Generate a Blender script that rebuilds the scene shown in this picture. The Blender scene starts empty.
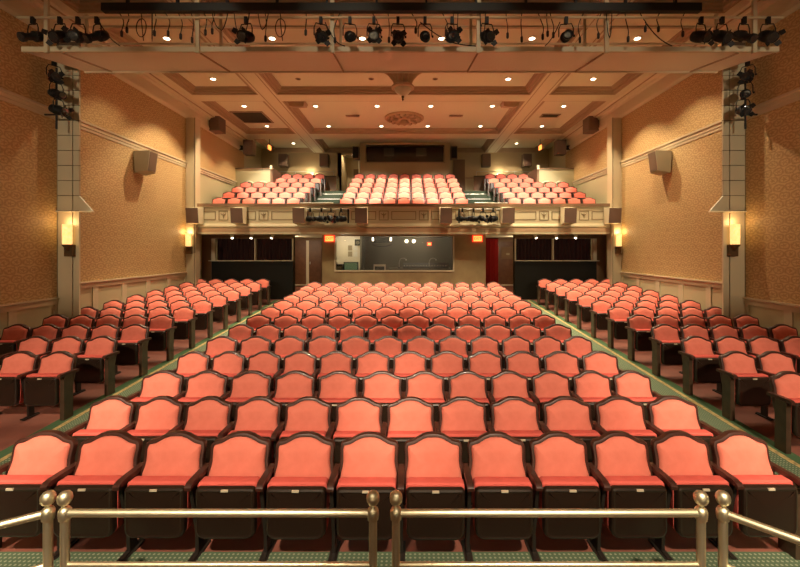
import bpy, math, random
from mathutils import Vector, Matrix
random.seed(7)
SC = bpy.context.scene
COL = SC.collection
PI = math.pi
CAMX, CAMZ, F = 0.155, 2.555, 410.0     # eye position; focal length in pixels of an 800 px wide frame

# ------------------------------------------------------------------ materials
def mat(name, col, rough=0.6, metal=0.0, col2=None, scale=20.0, detail=3.0, bump=0.0, coat=0.0, sheen=0.0, emit=None, emit_s=0.0, spec=0.5):
    m = bpy.data.materials.new(name); m.use_nodes = True
    nt = m.node_tree; b = nt.nodes['Principled BSDF']
    b.inputs['Base Color'].default_value = (*col, 1)
    b.inputs['Roughness'].default_value = rough
    b.inputs['Metallic'].default_value = metal
    b.inputs['Specular IOR Level'].default_value = spec
    if coat: b.inputs['Coat Weight'].default_value = coat
    if sheen:
        b.inputs['Sheen Weight'].default_value = sheen
        b.inputs['Sheen Tint'].default_value = (*col, 1)
    if emit:
        b.inputs['Emission Color'].default_value = (*emit, 1)
        b.inputs['Emission Strength'].default_value = emit_s
    if col2 or bump:
        tc = nt.nodes.new('ShaderNodeTexCoord')
        n = nt.nodes.new('ShaderNodeTexNoise'); n.inputs['Scale'].default_value = scale; n.inputs['Detail'].default_value = detail
        nt.links.new(tc.outputs['Object'], n.inputs['Vector'])
        if col2:
            mx = nt.nodes.new('ShaderNodeMix'); mx.data_type = 'RGBA'
            mx.inputs[6].default_value = (*col, 1); mx.inputs[7].default_value = (*col2, 1)
            rp = nt.nodes.new('ShaderNodeMapRange'); rp.inputs[1].default_value = .35; rp.inputs[2].default_value = .65
            nt.links.new(n.outputs['Fac'], rp.inputs[0]); nt.links.new(rp.outputs[0], mx.inputs[0])
            nt.links.new(mx.outputs[2], b.inputs['Base Color'])
        if bump:
            bp = nt.nodes.new('ShaderNodeBump'); bp.inputs['Strength'].default_value = bump; bp.inputs['Distance'].default_value = .01
            nt.links.new(n.outputs['Fac'], bp.inputs['Height']); nt.links.new(bp.outputs['Normal'], b.inputs['Normal'])
    return m

def M_math(nt, op, a, b=None):
    n = nt.nodes.new('ShaderNodeMath'); n.operation = op
    for i, v in enumerate((a, b)):
        if v is None: continue
        if isinstance(v, (int, float)): n.inputs[i].default_value = v
        else: nt.links.new(v, n.inputs[i])
    return n.outputs[0]

def wallpaper(name, c1, c2, axis='Y'):
    """gold damask paper: an ogee lattice of small scrolls, figured in the wall's own plane"""
    m = mat(name, c1, .6); nt = m.node_tree; b = nt.nodes['Principled BSDF']
    tc = nt.nodes.new('ShaderNodeTexCoord'); sp = nt.nodes.new('ShaderNodeSeparateXYZ')
    nt.links.new(tc.outputs['Object'], sp.inputs[0])
    u = sp.outputs[axis]; v = sp.outputs['Z']
    cu, cv = .27, .17
    no = nt.nodes.new('ShaderNodeTexNoise'); no.inputs['Scale'].default_value = 17; no.inputs['Detail'].default_value = 3
    nt.links.new(tc.outputs['Object'], no.inputs['Vector'])
    nz = M_math(nt, 'SUBTRACT', no.outputs['Fac'], .5)
    vv = M_math(nt, 'DIVIDE', v, cv); row = M_math(nt, 'FLOOR', vv)
    uu = M_math(nt, 'ADD', M_math(nt, 'DIVIDE', u, cu), M_math(nt, 'MULTIPLY', row, .5))
    pu = M_math(nt, 'SUBTRACT', M_math(nt, 'FRACT', uu), .5); pv = M_math(nt, 'SUBTRACT', M_math(nt, 'FRACT', vv), .5)
    th = M_math(nt, 'ARCTAN2', pv, pu)
    d = M_math(nt, 'ADD', M_math(nt, 'SQRT', M_math(nt, 'ADD', M_math(nt, 'MULTIPLY', pu, pu), M_math(nt, 'MULTIPLY', pv, pv))), M_math(nt, 'MULTIPLY', nz, .42))
    ringv = M_math(nt, 'SUBTRACT', .09, M_math(nt, 'ABSOLUTE', M_math(nt, 'SUBTRACT', d, .42)))
    leaf = M_math(nt, 'SUBTRACT', M_math(nt, 'ADD', .17, M_math(nt, 'MULTIPLY', M_math(nt, 'COSINE', M_math(nt, 'MULTIPLY', th, 5)), .09)), d)
    s = M_math(nt, 'MULTIPLY', M_math(nt, 'MAXIMUM', ringv, leaf), 4.0)
    rp = nt.nodes.new('ShaderNodeMapRange'); rp.inputs[1].default_value = -.25; rp.inputs[2].default_value = .35
    nt.links.new(s, rp.inputs[0])
    mx = nt.nodes.new('ShaderNodeMix'); mx.data_type = 'RGBA'
    mx.inputs[6].default_value = (*c1, 1); mx.inputs[7].default_value = (*c2, 1)
    nt.links.new(rp.outputs[0], mx.inputs[0]); nt.links.new(mx.outputs[2], b.inputs['Base Color'])
    return m

def dotted_carpet(name, base, dot, pitch):
    m = mat(name, base, .95, spec=.1); nt = m.node_tree; b = nt.nodes['Principled BSDF']
    tc = nt.nodes.new('ShaderNodeTexCoord'); sp = nt.nodes.new('ShaderNodeSeparateXYZ')
    nt.links.new(tc.outputs['Object'], sp.inputs[0])
    k = 2 * PI / pitch
    x = M_math(nt, 'SINE', M_math(nt, 'MULTIPLY', M_math(nt, 'ADD', sp.outputs['X'], sp.outputs['Y']), k / 1.414))
    y = M_math(nt, 'SINE', M_math(nt, 'MULTIPLY', M_math(nt, 'SUBTRACT', sp.outputs['X'], sp.outputs['Y']), k / 1.414))
    p = M_math(nt, 'MULTIPLY', x, y)
    rp = nt.nodes.new('ShaderNodeMapRange'); rp.inputs[1].default_value = .35; rp.inputs[2].default_value = .6
    nt.links.new(p, rp.inputs[0])
    mx = nt.nodes.new('ShaderNodeMix'); mx.data_type = 'RGBA'
    mx.inputs[6].default_value = (*base, 1); mx.inputs[7].default_value = (*dot, 1)
    nt.links.new(rp.outputs[0], mx.inputs[0]); nt.links.new(mx.outputs[2], b.inputs['Base Color'])
    return m

M = {}
M['fabric'] = mat('coral_velvet', (.72, .205, .148), .8, col2=(.66, .178, .126), scale=9, sheen=.15, spec=.2)
M['fabric2'] = mat('coral_velvet_seat', (.68, .125, .10), .8, col2=(.62, .108, .085), scale=9, sheen=.15, spec=.2)
M['wood'] = mat('dark_mahogany', (.060, .019, .012), .38, col2=(.040, .013, .009), scale=14, coat=.12)
M['pan'] = mat('dark_brown_shell', (.019, .010, .006), .36, coat=.25)
M['iron'] = mat('black_iron', (.018, .013, .010), .45)
M['endpanel'] = mat('dark_olive_wood', (.075, .045, .026), .4, col2=(.05, .03, .017), scale=9, coat=.1)
M['plate'] = mat('pale_number_plate', (.75, .68, .5), .3, .3)
M['paint'] = mat('cream_paint', (.48, .43, .26), .55)
M['paintdk'] = mat('sage_paint', (.40, .36, .215), .55)
M['trim'] = mat('cream_trim', (.55, .46, .30), .5)
M['tile'] = mat('louver_cream', (.50, .44, .30), .5)
M['dark'] = mat('dark_gap', (.09, .055, .03), .7)
M['paper'] = wallpaper('gold_damask', (.57, .40, .19), (.375, .235, .095))
M['ceil'] = mat('ceiling_peach', (.64, .585, .42), .8)
M['mould'] = mat('moulding_brown', (.36, .24, .14), .6)
M['beam'] = mat('beam_cream', (.62, .54, .365), .65)
M['floor'] = mat('terracotta_floor', (.25, .088, .062), .5, col2=(.20, .07, .05), scale=3)
M['carpet'] = dotted_carpet('green_dotted_carpet', (.095, .14, .085), (.30, .33, .22), .055)
M['carpetpl'] = mat('green_border_carpet', (.075, .14, .07), .95, spec=.1)
M['gold'] = mat('gold_border_carpet', (.55, .40, .16), .9, col2=(.25, .2, .1), scale=22, spec=.1)
M['brass'] = mat('polished_brass', (.90, .85, .62), .45, 1.0)
M['black'] = mat('black_metal', (.009, .009, .009), .55, spec=.3)
M['cable'] = mat('black_rubber', (.010, .009, .008), .6)
M['lens'] = mat('glass_lens', (.02, .022, .025), .06, coat=.8)
M['slab'] = mat('catwalk_paint', (.70, .61, .46), .6)
M['lip'] = mat('catwalk_lip', (.58, .49, .33), .5)
M['pipe'] = mat('cream_pipe', (.55, .46, .30), .4)
M['spk'] = mat('beige_speaker', (.36, .30, .19), .55)
M['spkdk'] = mat('brown_speaker', (.16, .105, .065), .6)
M['boxfr'] = mat('brown_grille', (.155, .09, .06), .7)
M['boxtop'] = mat('cream_cabinet', (.72, .64, .45), .5)
M['fascia'] = mat('balcony_cream', (.60, .52, .33), .55)
M['fasline'] = mat('panel_line_tan', (.26, .19, .10), .6)
M['rear'] = mat('rear_wall_tan', (.46, .35, .19), .65)
M['ply'] = mat('mottled_tan_paint', (.40, .315, .16), .6, col2=(.30, .215, .11), scale=1.6)
M['brownwall'] = mat('brown_wall', (.20, .115, .06), .7)
M['curtain'] = mat('black_red_curtain', (.035, .010, .010), .9)
M['redcurtain'] = mat('red_curtain', (.42, .020, .018), .85)
M['door'] = mat('brown_door', (.17, .072, .035), .45, col2=(.13, .052, .026), scale=6)
M['boothdk'] = mat('black_panel', (.009, .008, .005), .6, spec=.25)
M['grey'] = mat('booth_grey', (.13, .12, .085), .8)
M['white'] = mat('white_paint', (.78, .72, .58), .5)
M['paperw'] = mat('white_paper', (.8, .78, .7), .7)
M['scr'] = mat('green_screen', (.05, .09, .05), .3, emit=(.16, .26, .12), emit_s=.25)
M['lampon'] = mat('lamp_on', (1, .9, .7), .3, emit=(1.0, .86, .62), emit_s=14)
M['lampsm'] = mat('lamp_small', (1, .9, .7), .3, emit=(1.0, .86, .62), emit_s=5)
M['amber'] = mat('amber_glass', (1, .8, .4), .2, col2=(.6, .3, .08), scale=16, emit=(1.0, .60, .20), emit_s=1.3)
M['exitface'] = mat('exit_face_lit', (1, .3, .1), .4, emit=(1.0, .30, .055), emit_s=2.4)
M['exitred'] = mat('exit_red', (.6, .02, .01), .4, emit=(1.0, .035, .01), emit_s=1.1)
M['bronze'] = mat('bronze_bracket', (.13, .08, .04), .4, .6)
M['plaster'] = mat('plaster_tan', (.46, .30, .17), .6)
M['step'] = mat('green_step', (.022, .034, .018), .9)
M['steel'] = mat('brushed_steel', (.55, .53, .47), .35, .9)
def glass_mat():
    m = bpy.data.materials.new('clear_glass'); m.use_nodes = True; nt = m.node_tree
    out = nt.nodes['Material Output']; nt.nodes.remove(nt.nodes['Principled BSDF'])
    t = nt.nodes.new('ShaderNodeBsdfTransparent'); g = nt.nodes.new('ShaderNodeBsdfGlossy'); g.inputs['Roughness'].default_value = .02
    mx = nt.nodes.new('ShaderNodeMixShader'); fr = nt.nodes.new('ShaderNodeFresnel'); fr.inputs[0].default_value = 1.45
    nt.links.new(fr.outputs[0], mx.inputs[0]); nt.links.new(t.outputs[0], mx.inputs[1]); nt.links.new(g.outputs[0], mx.inputs[2])
    nt.links.new(mx.outputs[0], out.inputs[0]); return m
M['glass'] = glass_mat()

# ------------------------------------------------------------------ mesh helpers
class MB:
    def __init__(s): s.v = []; s.f = []
    def add(s, vs, fs):
        o = len(s.v); s.v += [tuple(p) for p in vs]; s.f += [tuple(i + o for i in q) for q in fs]; return s
    def box(s, x0, x1, y0, y1, z0, z1):
        vs = [(x0,y0,z0),(x1,y0,z0),(x1,y1,z0),(x0,y1,z0),(x0,y0,z1),(x1,y0,z1),(x1,y1,z1),(x0,y1,z1)]
        return s.add(vs, [(0,3,2,1),(4,5,6,7),(0,1,5,4),(1,2,6,5),(2,3,7,6),(3,0,4,7)])
    def hull8(s, bot, top):      # four bottom points, four top points
        return s.add(list(bot) + list(top), [(0,3,2,1),(4,5,6,7),(0,1,5,4),(1,2,6,5),(2,3,7,6),(3,0,4,7)])
    def extrude(s, poly, fn0, fn1):
        n = len(poly); vs = [fn0(*p) for p in poly] + [fn1(*p) for p in poly]
        fs = [tuple(range(n))[::-1], tuple(range(n, 2*n))] + [(i, (i+1) % n, n + (i+1) % n, n + i) for i in range(n)]
        return s.add(vs, fs)
    def tube(s, pts, r, n=8, caps=True, closed=False):
        pts = [Vector(p) for p in pts]; N = len(pts); vs = []; fs = []; up = None
        for i, p in enumerate(pts):
            a = pts[(i-1) % N] if (closed or i) else p; b = pts[(i+1) % N] if (closed or i < N-1) else p
            d = (b - a).normalized()
            if up is None:
                up = Vector((0,0,1)) if abs(d.z) < .9 else Vector((1,0,0))
            u = d.cross(up)
            if u.length < 1e-5: u = d.cross(Vector((0,1,0)))
            u.normalize(); w = u.cross(d).normalized(); up = w
            rr = r[i] if isinstance(r, (list, tuple)) else r
            for k in range(n):
                t = 2*PI*k/n; vs.append(p + u*math.cos(t)*rr + w*math.sin(t)*rr)
        L = N if closed else N-1
        for i in range(L):
            for k in range(n):
                j = (i+1) % N
                fs.append((i*n+k, i*n+(k+1) % n, j*n+(k+1) % n, j*n+k))
        if caps and not closed:
            fs.append(tuple(range(n))[::-1]); fs.append(tuple((N-1)*n + k for k in range(n)))
        return s.add(vs, fs)
    def lathe(s, prof, o=(0,0,0), d=(0,0,1), n=20, caps=True):   # prof: (radius, distance along d)
        o = Vector(o); d = Vector(d).normalized()
        u = d.cross(Vector((0,0,1)) if abs(d.z) < .9 else Vector((1,0,0))).normalized(); w = u.cross(d).normalized()
        vs = []; fs = []; N = len(prof)
        for r, h in prof:
            for k in range(n):
                t = 2*PI*k/n; vs.append(o + d*h + (u*math.cos(t) + w*math.sin(t))*max(r, 1e-4))
        for i in range(N-1):
            for k in range(n): fs.append((i*n+k, i*n+(k+1) % n, (i+1)*n+(k+1) % n, (i+1)*n+k))
        if caps: fs += [tuple(range(n))[::-1], tuple((N-1)*n + k for k in range(n))]
        return s.add(vs, fs)
    def rbox(s, cx, cy, cz, sx, sy, sz, r=.03, seg=4, round_axis='y'):
        """box with its outline rounded in the plane across round_axis and softened edges along it"""
        def outline(hw, hh, rr):
            pts = []
            for qx, qy, a0 in ((1,1,0),(-1,1,90),(-1,-1,180),(1,-1,270)):
                for k in range(seg+1):
                    a = math.radians(a0 + 90*k/seg)
                    pts.append((qx*(hw-rr)+math.cos(a)*rr, qy*(hh-rr)+math.sin(a)*rr))
            return pts
        e = min(r*.5, sy*.45 if round_axis == 'y' else sz*.45)
        rings = []
        if round_axis == 'y':
            dep = [(-sy/2, e), (-sy/2+e*.4, e*.3), (-sy/2+e, 0), (sy/2-e, 0), (sy/2-e*.4, e*.3), (sy/2, e)]
            for y, ins in dep:
                rings.append([(cx+p[0], cy+y, cz+p[1]) for p in outline(sx/2-ins, sz/2-ins, max(r-ins, .002))])
        else:
            dep = [(-sz/2, e), (-sz/2+e*.4, e*.3), (-sz/2+e, 0), (sz/2-e, 0), (sz/2-e*.4, e*.3), (sz/2, e)]
            for z, ins in dep:
                rings.append([(cx+p[0], cy+p[1], cz+z) for p in outline(sx/2-ins, sy/2-ins, max(r-ins, .002))])
        n = len(rings[0]); vs = [p for q in rings for p in q]; fs = []
        for i in range(len(rings)-1):
            for k in range(n): fs.append((i*n+k, i*n+(k+1) % n, (i+1)*n+(k+1) % n, (i+1)*n+k))
        fs.append(tuple(range(n))[::-1]); fs.append(tuple((len(rings)-1)*n+k for k in range(n)))
        return s.add(vs, fs)
    def frame(s, x0, x1, y0, y1, prof):   # mitred moulding round a rectangle seen from below; prof (inset, z)
        rings = [[(x0+i, y0+i, z), (x1-i, y0+i, z), (x1-i, y1-i, z), (x0+i, y1-i, z)] for i, z in prof]
        vs = [p for r in rings for p in r]; fs = []
        for k in range(len(rings)-1):
            for q in range(4): fs.append((k*4+q, k*4+(q+1) % 4, (k+1)*4+(q+1) % 4, (k+1)*4+q))
        return s.add(vs, fs)
    def move(s, m):
        s.v = [tuple(m @ Vector(p)) for p in s.v]; return s
    def build(s, name, material, parent=None, smooth=False, loc=None):
        me = bpy.data.meshes.new(name); me.from_pydata(s.v, [], s.f); me.update()
        import bmesh
        bm = bmesh.new(); bm.from_mesh(me); bmesh.ops.recalc_face_normals(bm, faces=bm.faces); bm.to_mesh(me); bm.free()
        me.materials.append(material)
        if smooth:
            me.polygons.foreach_set('use_smooth', [True]*len(me.polygons))
            try: me.set_sharp_from_angle(angle=math.radians(38))
            except Exception: pass
        o = bpy.data.objects.new(name, me); COL.objects.link(o)
        if parent is not None: o.parent = parent
        if loc is not None: o.location = loc
        return o

def tag(o, label, cat, group=None):
    o['label'] = label; o['category'] = cat
    if group: o['group'] = group
    return o
def thing(name, label, cat, loc=(0,0,0), rz=0, group=None):
    o = bpy.data.objects.new(name, None); COL.objects.link(o); o.empty_display_size = .1
    o.location = loc; o.rotation_euler = (0, 0, rz); return tag(o, label, cat, group)
def S(name, mb, m, smooth=False):
    o = mb.build(name, m, None, smooth); o['kind'] = 'structure'; return o
TN = [0]
def T(mb, m, smooth=False):
    TN[0] += 1; return S('trim_%d' % TN[0], mb, m, smooth)
def copy_tree(o, parent=None):
    c = o.copy(); COL.objects.link(c)
    if parent is not None: c.parent = parent
    for ch in KIDS.get(o.name, None) or list(o.children): copy_tree(ch, c)
    return c
KIDS = {}
ORD = ['first','second','third','fourth','fifth','sixth','seventh','eighth','ninth','tenth','eleventh','twelfth','thirteenth','fourteenth','fifteenth','sixteenth','seventeenth','eighteenth','nineteenth','twentieth',
       'twenty-first','twenty-second','twenty-third','twenty-fourth','twenty-fifth','twenty-sixth','twenty-seventh','twenty-eighth','twenty-ninth','thirtieth']

# ------------------------------------------------------------------ floor
W = 7.85
def zf(y):                                   # raked floor
    return 0.0 if y < 4.9 else (y - 4.9)*.0557
def ribbon(x0, x1, ys, lift, thick):
    mb = MB(); n = len(ys)
    vs = []
    for y in ys:
        z = zf(y) + lift; vs += [(x0,y,z),(x1,y,z),(x1,y,z-thick),(x0,y,z-thick)]
    fs = []
    for i in range(n-1):
        for k in range(4): fs.append((i*4+k, i*4+(k+1) % 4, (i+1)*4+(k+1) % 4, (i+1)*4+k))
    fs += [(0,1,2,3), tuple(4*(n-1)+k for k in (3,2,1,0))]
    return mb.add(vs, fs)
YS = [-8.2, 4.9, 22.6]
S('floor', ribbon(-W-.2, W+.2, YS, 0, .25), M['floor'])
for sgn, side in ((-1, 'left'), (1, 'right')):
    a, b = sorted((sgn*3.44, sgn*4.72)); 
    t = ribbon(a, b, [3.45, 4.9, 15.7], .012, .012).build('aisle_carpet', M['carpet'])
    tag(t, 'green dotted carpet runner with a gold edge along the %s aisle' % side, 'carpet', 'aisle carpets')
    a, b = sorted((sgn*4.72, sgn*4.79)); ribbon(a, b, [3.45, 4.9, 15.7], .012, .012).build('gold_border', M['gold'], t)['label'] = 'gold patterned border'
    a, b = sorted((sgn*4.79, sgn*4.95)); ribbon(a, b, [3.45, 4.9, 15.7], .012, .012).build('plain_border', M['carpetpl'], t)['label'] = 'plain green edge'
for sgn, side in ((-1, 'left'), (1, 'right')):
    a, b = sorted((sgn*3.2, sgn*4.18))
    tag(ribbon(a, b, [15.95, 19.3], .012, .012).build('lobby_carpet', M['carpet']), 'green carpet in the %s passage to the rear doors' % side, 'carpet', 'passage carpets')
t = MB().box(-W, W, 2.66, 3.45, 0, .012).build('cross_aisle_carpet', M['carpet'])
tag(t, 'green dotted carpet strip between the front row and the brass railing', 'carpet')

# ------------------------------------------------------------------ theatre seats
TANR = math.tan(math.radians(15))
half = [(0,.93),(.05,.928),(.10,.914),(.14,.893),(.172,.876),(.202,.868),(.230,.862),(.248,.844),(.255,.812),(.252,.765),(.250,.72),(.255,.68),(.265,.64),(.271,.60),(.271,.40),(.261,.385)]
outl = [(x, z) for x, z in half] + [(-x, z) for x, z in reversed(half[1:])]
def inset(poly, d):
    n = len(poly); out = []
    for i in range(n):
        p0 = Vector(poly[i-1]); p = Vector(poly[i]); p1 = Vector(poly[(i+1) % n])
        e0 = (p-p0).normalized(); e1 = (p1-p).normalized()
        nn = (Vector((e0.y, -e0.x)) + Vector((e1.y, -e1.x)))
        nn.normalize(); c = max(.5, nn.dot(Vector((e1.y, -e1.x))))
        out.append((p.x - nn.x*-d/c*-1, p.y - nn.y*-d/c*-1))
    return out
def signed(poly): return sum(poly[i-1][0]*poly[i][1]-poly[i][0]*poly[i-1][1] for i in range(len(poly)))/2
if signed(outl) < 0: outl = outl[::-1]
# counter-clockwise outline: the outward normal is (e.y, -e.x)
def ybase(z): return -(.93 - z)*TANR
def ring(poly, dy): return [(x, ybase(z)+dy, z) for x, z in poly]
def loft(rings, cap0=True, cap1=True):
    mb = MB(); n = len(rings[0]); vs = [p for r in rings for p in r]; fs = []
    for i in range(len(rings)-1):
        for k in range(n): fs.append((i*n+k, i*n+(k+1) % n, (i+1)*n+(k+1) % n, (i+1)*n+k))
    if cap0: fs.append(tuple(range(n))[::-1])
    if cap1: fs.append(tuple((len(rings)-1)*n+k for k in range(n)))
    return mb.add(vs, fs)
fr_bm = loft([ring(inset(outl, .012), .050), ring(inset(outl, .003), .044), ring(outl, .034), ring(outl, .0), ring(inset(outl, .004), -.010), ring(inset(outl, .013), -.013), ring(inset(outl, .026), -.013), ring(inset(outl, .032), -.004)])
def toward(poly, t): return [(x*(1-t), z + (.63-z)*t) for x, z in poly]
_o55 = inset(outl, .055)
cu_bm = loft([ring(inset(outl, .029), .0), ring(inset(outl, .029), -.010), ring(inset(outl, .036), -.028), ring(_o55, -.044), ring(toward(_o55, .25), -.050), ring(toward(_o55, .6), -.055), ring(toward(_o55, .97), -.056)])
pan_bm = MB()
def pan_ring(y, ins, poly):
    return [(x, y, z) for x, z in inset(poly, ins)] if ins else [(x, y, z) for x, z in poly]
def rrect(w, z0, z1, rt, rb, seg=4):
    pts = []
    for cx, cz, r, a0 in ((w/2-rb, z0+rb, rb, 270), (w/2-rt, z1-rt, rt, 0), (-w/2+rt, z1-rt, rt, 90), (-w/2+rb, z0+rb, rb, 180)):
        for k in range(seg+1):
            a = math.radians(a0 + 90*k/seg); pts.append((cx+math.cos(a)*r, cz+math.sin(a)*r))
    return pts
pp = rrect(.475, .215, .632, .035, .075)
pan_bm = loft([pan_ring(-.285, 0, pp), pan_ring(-.318, 0, pp), pan_ring(-.336, .008, pp), pan_ring(-.343, .022, pp), pan_ring(-.338, .032, pp), pan_ring(-.338, .045, pp), [(x*.45, -.343, .42+(z-.42)*.45) for x, z in pp], [(x*.05, -.344, .42+(z-.42)*.05) for x, z in pp]])
sc_p = rrect(.480, .225, .655, .03, .06)
seatc_bm = loft([pan_ring(-.300, .012, sc_p), pan_ring(-.286, 0, sc_p), pan_ring(-.205, 0, sc_p), pan_ring(-.178, .018, sc_p), [(x*.5, -.168, .44+(z-.44)*.5) for x, z in sc_p], [(x*.05, -.166, .44+(z-.44)*.05) for x, z in sc_p]])
def arm_bm(x):
    prof = [(-.02,.672),(-.20,.676),(-.30,.676),(-.345,.668),(-.366,.648),(-.362,.622),(-.345,.618),(-.335,.632),(-.02,.634)]
    mb = MB(); h = .026
    mb.extrude(prof, lambda y, z: (x-h, y, z), lambda y, z: (x+h, y, z)); return mb
def std_bm(x):
    mb = MB()
    prof = [(-.03,.634),(-.31,.634),(-.305,.56),(-.26,.36),(-.22,.2),(-.215,.03),(-.30,.022),(-.30,0),(-.04,0),(-.04,.022),(-.12,.03),(-.125,.2),(-.13,.36),(-.06,.5)]
    mb.extrude(prof, lambda y, z: (x-.014, y, z), lambda y, z: (x+.014, y, z))
    mb.box(x-.035, x+.035, -.30, -.05, 0, .016)
    mb.lathe([(.022,-.03),(.026,-.015),(.026,.015),(.022,.03)], (x, -.23, .40), (1,0,0), 8)
    return mb
def endp_bm(x):
    prof = [(-.14,.634),(-.28,.634),(-.30,.60),(-.30,.0),(-.14,.0)]
    return MB().extrude(prof, lambda y, z: (x-.03, y, z), lambda y, z: (x+.03, y, z))

def seat_proto(left, right, name='theatre_seat'):
    """left/right: None, 'standard' or 'panel'"""
    t = thing(name, 'x', 'seat')
    fr = fr_bm.build('back_frame', M['wood'], t, True) if not MESH else inst('back_frame', t)
    MESH.setdefault('back_frame', fr.data)
    for key, bm_, mm in (('back_cushion', cu_bm, 'fabric'), ('seat_cushion', seatc_bm, 'fabric2'), ('seat_pan', pan_bm, 'pan')):
        if key in MESH: o = inst(key, t)
        else:
            o = bm_.build(key, M[mm], t, True); MESH[key] = o.data
        if key == 'seat_pan':
            if 'number_plate' in MESH: inst('number_plate', o)
            else: MESH['number_plate'] = MB().box(-.028, .028, -.350, -.338, .606, .622).build('number_plate', M['plate'], o).data
    for side, x in ((left, -.28), (right, .28)):
        if not side: continue
        k = 'arm%+.0f' % (x*10)
        if k in MESH: inst2('armrest', MESH[k], t)
        else: MESH[k] = arm_bm(x).build('armrest', M['wood'], t, True).data
        k = side + '%+.0f' % (x*10); nm = 'standard' if side == 'standard' else 'end_panel'
        if k in MESH: inst2(nm, MESH[k], t)
        else: MESH[k] = (std_bm(x) if side == 'standard' else endp_bm(x)).build(nm, M['iron'] if side == 'standard' else M['endpanel'], t).data
    return t
MESH = {}
def inst2(name, me, parent):
    o = bpy.data.objects.new(name, me); COL.objects.link(o); o.parent = parent; return o
def inst(key, parent): return inst2(key, MESH[key], parent)

protos = {}
def get_seat(left, right):
    k = (left, right)
    if k not in protos:
        protos[k] = seat_proto(left, right); return protos[k]
    src = protos[k]; r = src.copy(); COL.objects.link(r)
    for ch in KIDMAP.setdefault(src.name, list(src.children)):
        c = ch.copy(); COL.objects.link(c); c.parent = r
        for g in KIDMAP.setdefault(ch.name, list(ch.children)):
            d = g.copy(); COL.objects.link(d); d.parent = c
    return r
KIDMAP = {}
D1, PITCH = 3.62, .875
def drow(k): return D1 + PITCH*(k-1)
ROWN = ['front','second','third','fourth','fifth','sixth','seventh','eighth','ninth','tenth','eleventh','twelfth','thirteenth','fourteenth']
def place(o, x, y, z, sx, label, group, cat='theatre seat'):
    o.location = (x, y, z); o.scale = (sx, 1, 1); o.rotation_euler = (0, 0, 0); tag(o, label, cat, group)
NSEAT = 12
for k in range(1, 14):
    y = drow(k); ws = []
    for i in range(NSEAT):
        f = (i/(NSEAT-1)-.5)*2
        ws.append(.56 + (-.03 if k % 2 else .03)*f)
    tot = sum(ws); x = -tot/2
    for i in range(NSEAT):
        w = ws[i]; cx = x + w/2; x += w
        o = get_seat('panel' if i == 0 else 'standard', 'panel' if i == NSEAT-1 else None)
        if i < 6: pos = 'at the left aisle' if i == 0 else '%s from the left aisle' % ORD[i]
        else: pos = 'at the right aisle' if i == NSEAT-1 else '%s from the right aisle' % ORD[NSEAT-1-i]
        rn = 'last' if k == 13 else ROWN[k-1]
        curve = -.0 if k > 3 else .012*abs(i-5.5)
        place(o, cx, y + curve*.6, zf(y)+.001, w/.56, 'coral velvet tip-up seat, %s row of the centre block, %s' % (rn, pos), 'centre block theatre seats')
for sgn, side in ((-1, 'left'), (1, 'right')):
    for k in range(3, 15):
        y = drow(k)
        for j in range(5):
            cx = sgn*(5.15 + .575*j)
            if abs((cx - CAMX)*F/(y-.3) + 8) > 400 + 30*F/640*4.5/y*1.2: continue
            if sgn < 0: l, r = ('standard', 'panel' if j == 0 else None)
            else: l, r = ('panel' if j == 0 else 'standard', 'standard' if j == 4 else None)
            if sgn < 0 and j == 0: l = 'standard'
            o = get_seat(l, r)
            pos = 'at the aisle' if j == 0 else ('beside the wall' if j == 4 else '%s from the aisle' % ORD[j])
            vis = {3: 'nearest visible', 14: 'last'}.get(k)
            rn = ('%s row' % vis) if vis else '%s visible row' % ORD[k-3]
            place(o, cx, y, zf(y)+.001, .575/.56, 'coral velvet tip-up seat, %s of the %s block, %s' % (rn, side, pos), '%s block theatre seats' % side)

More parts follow.
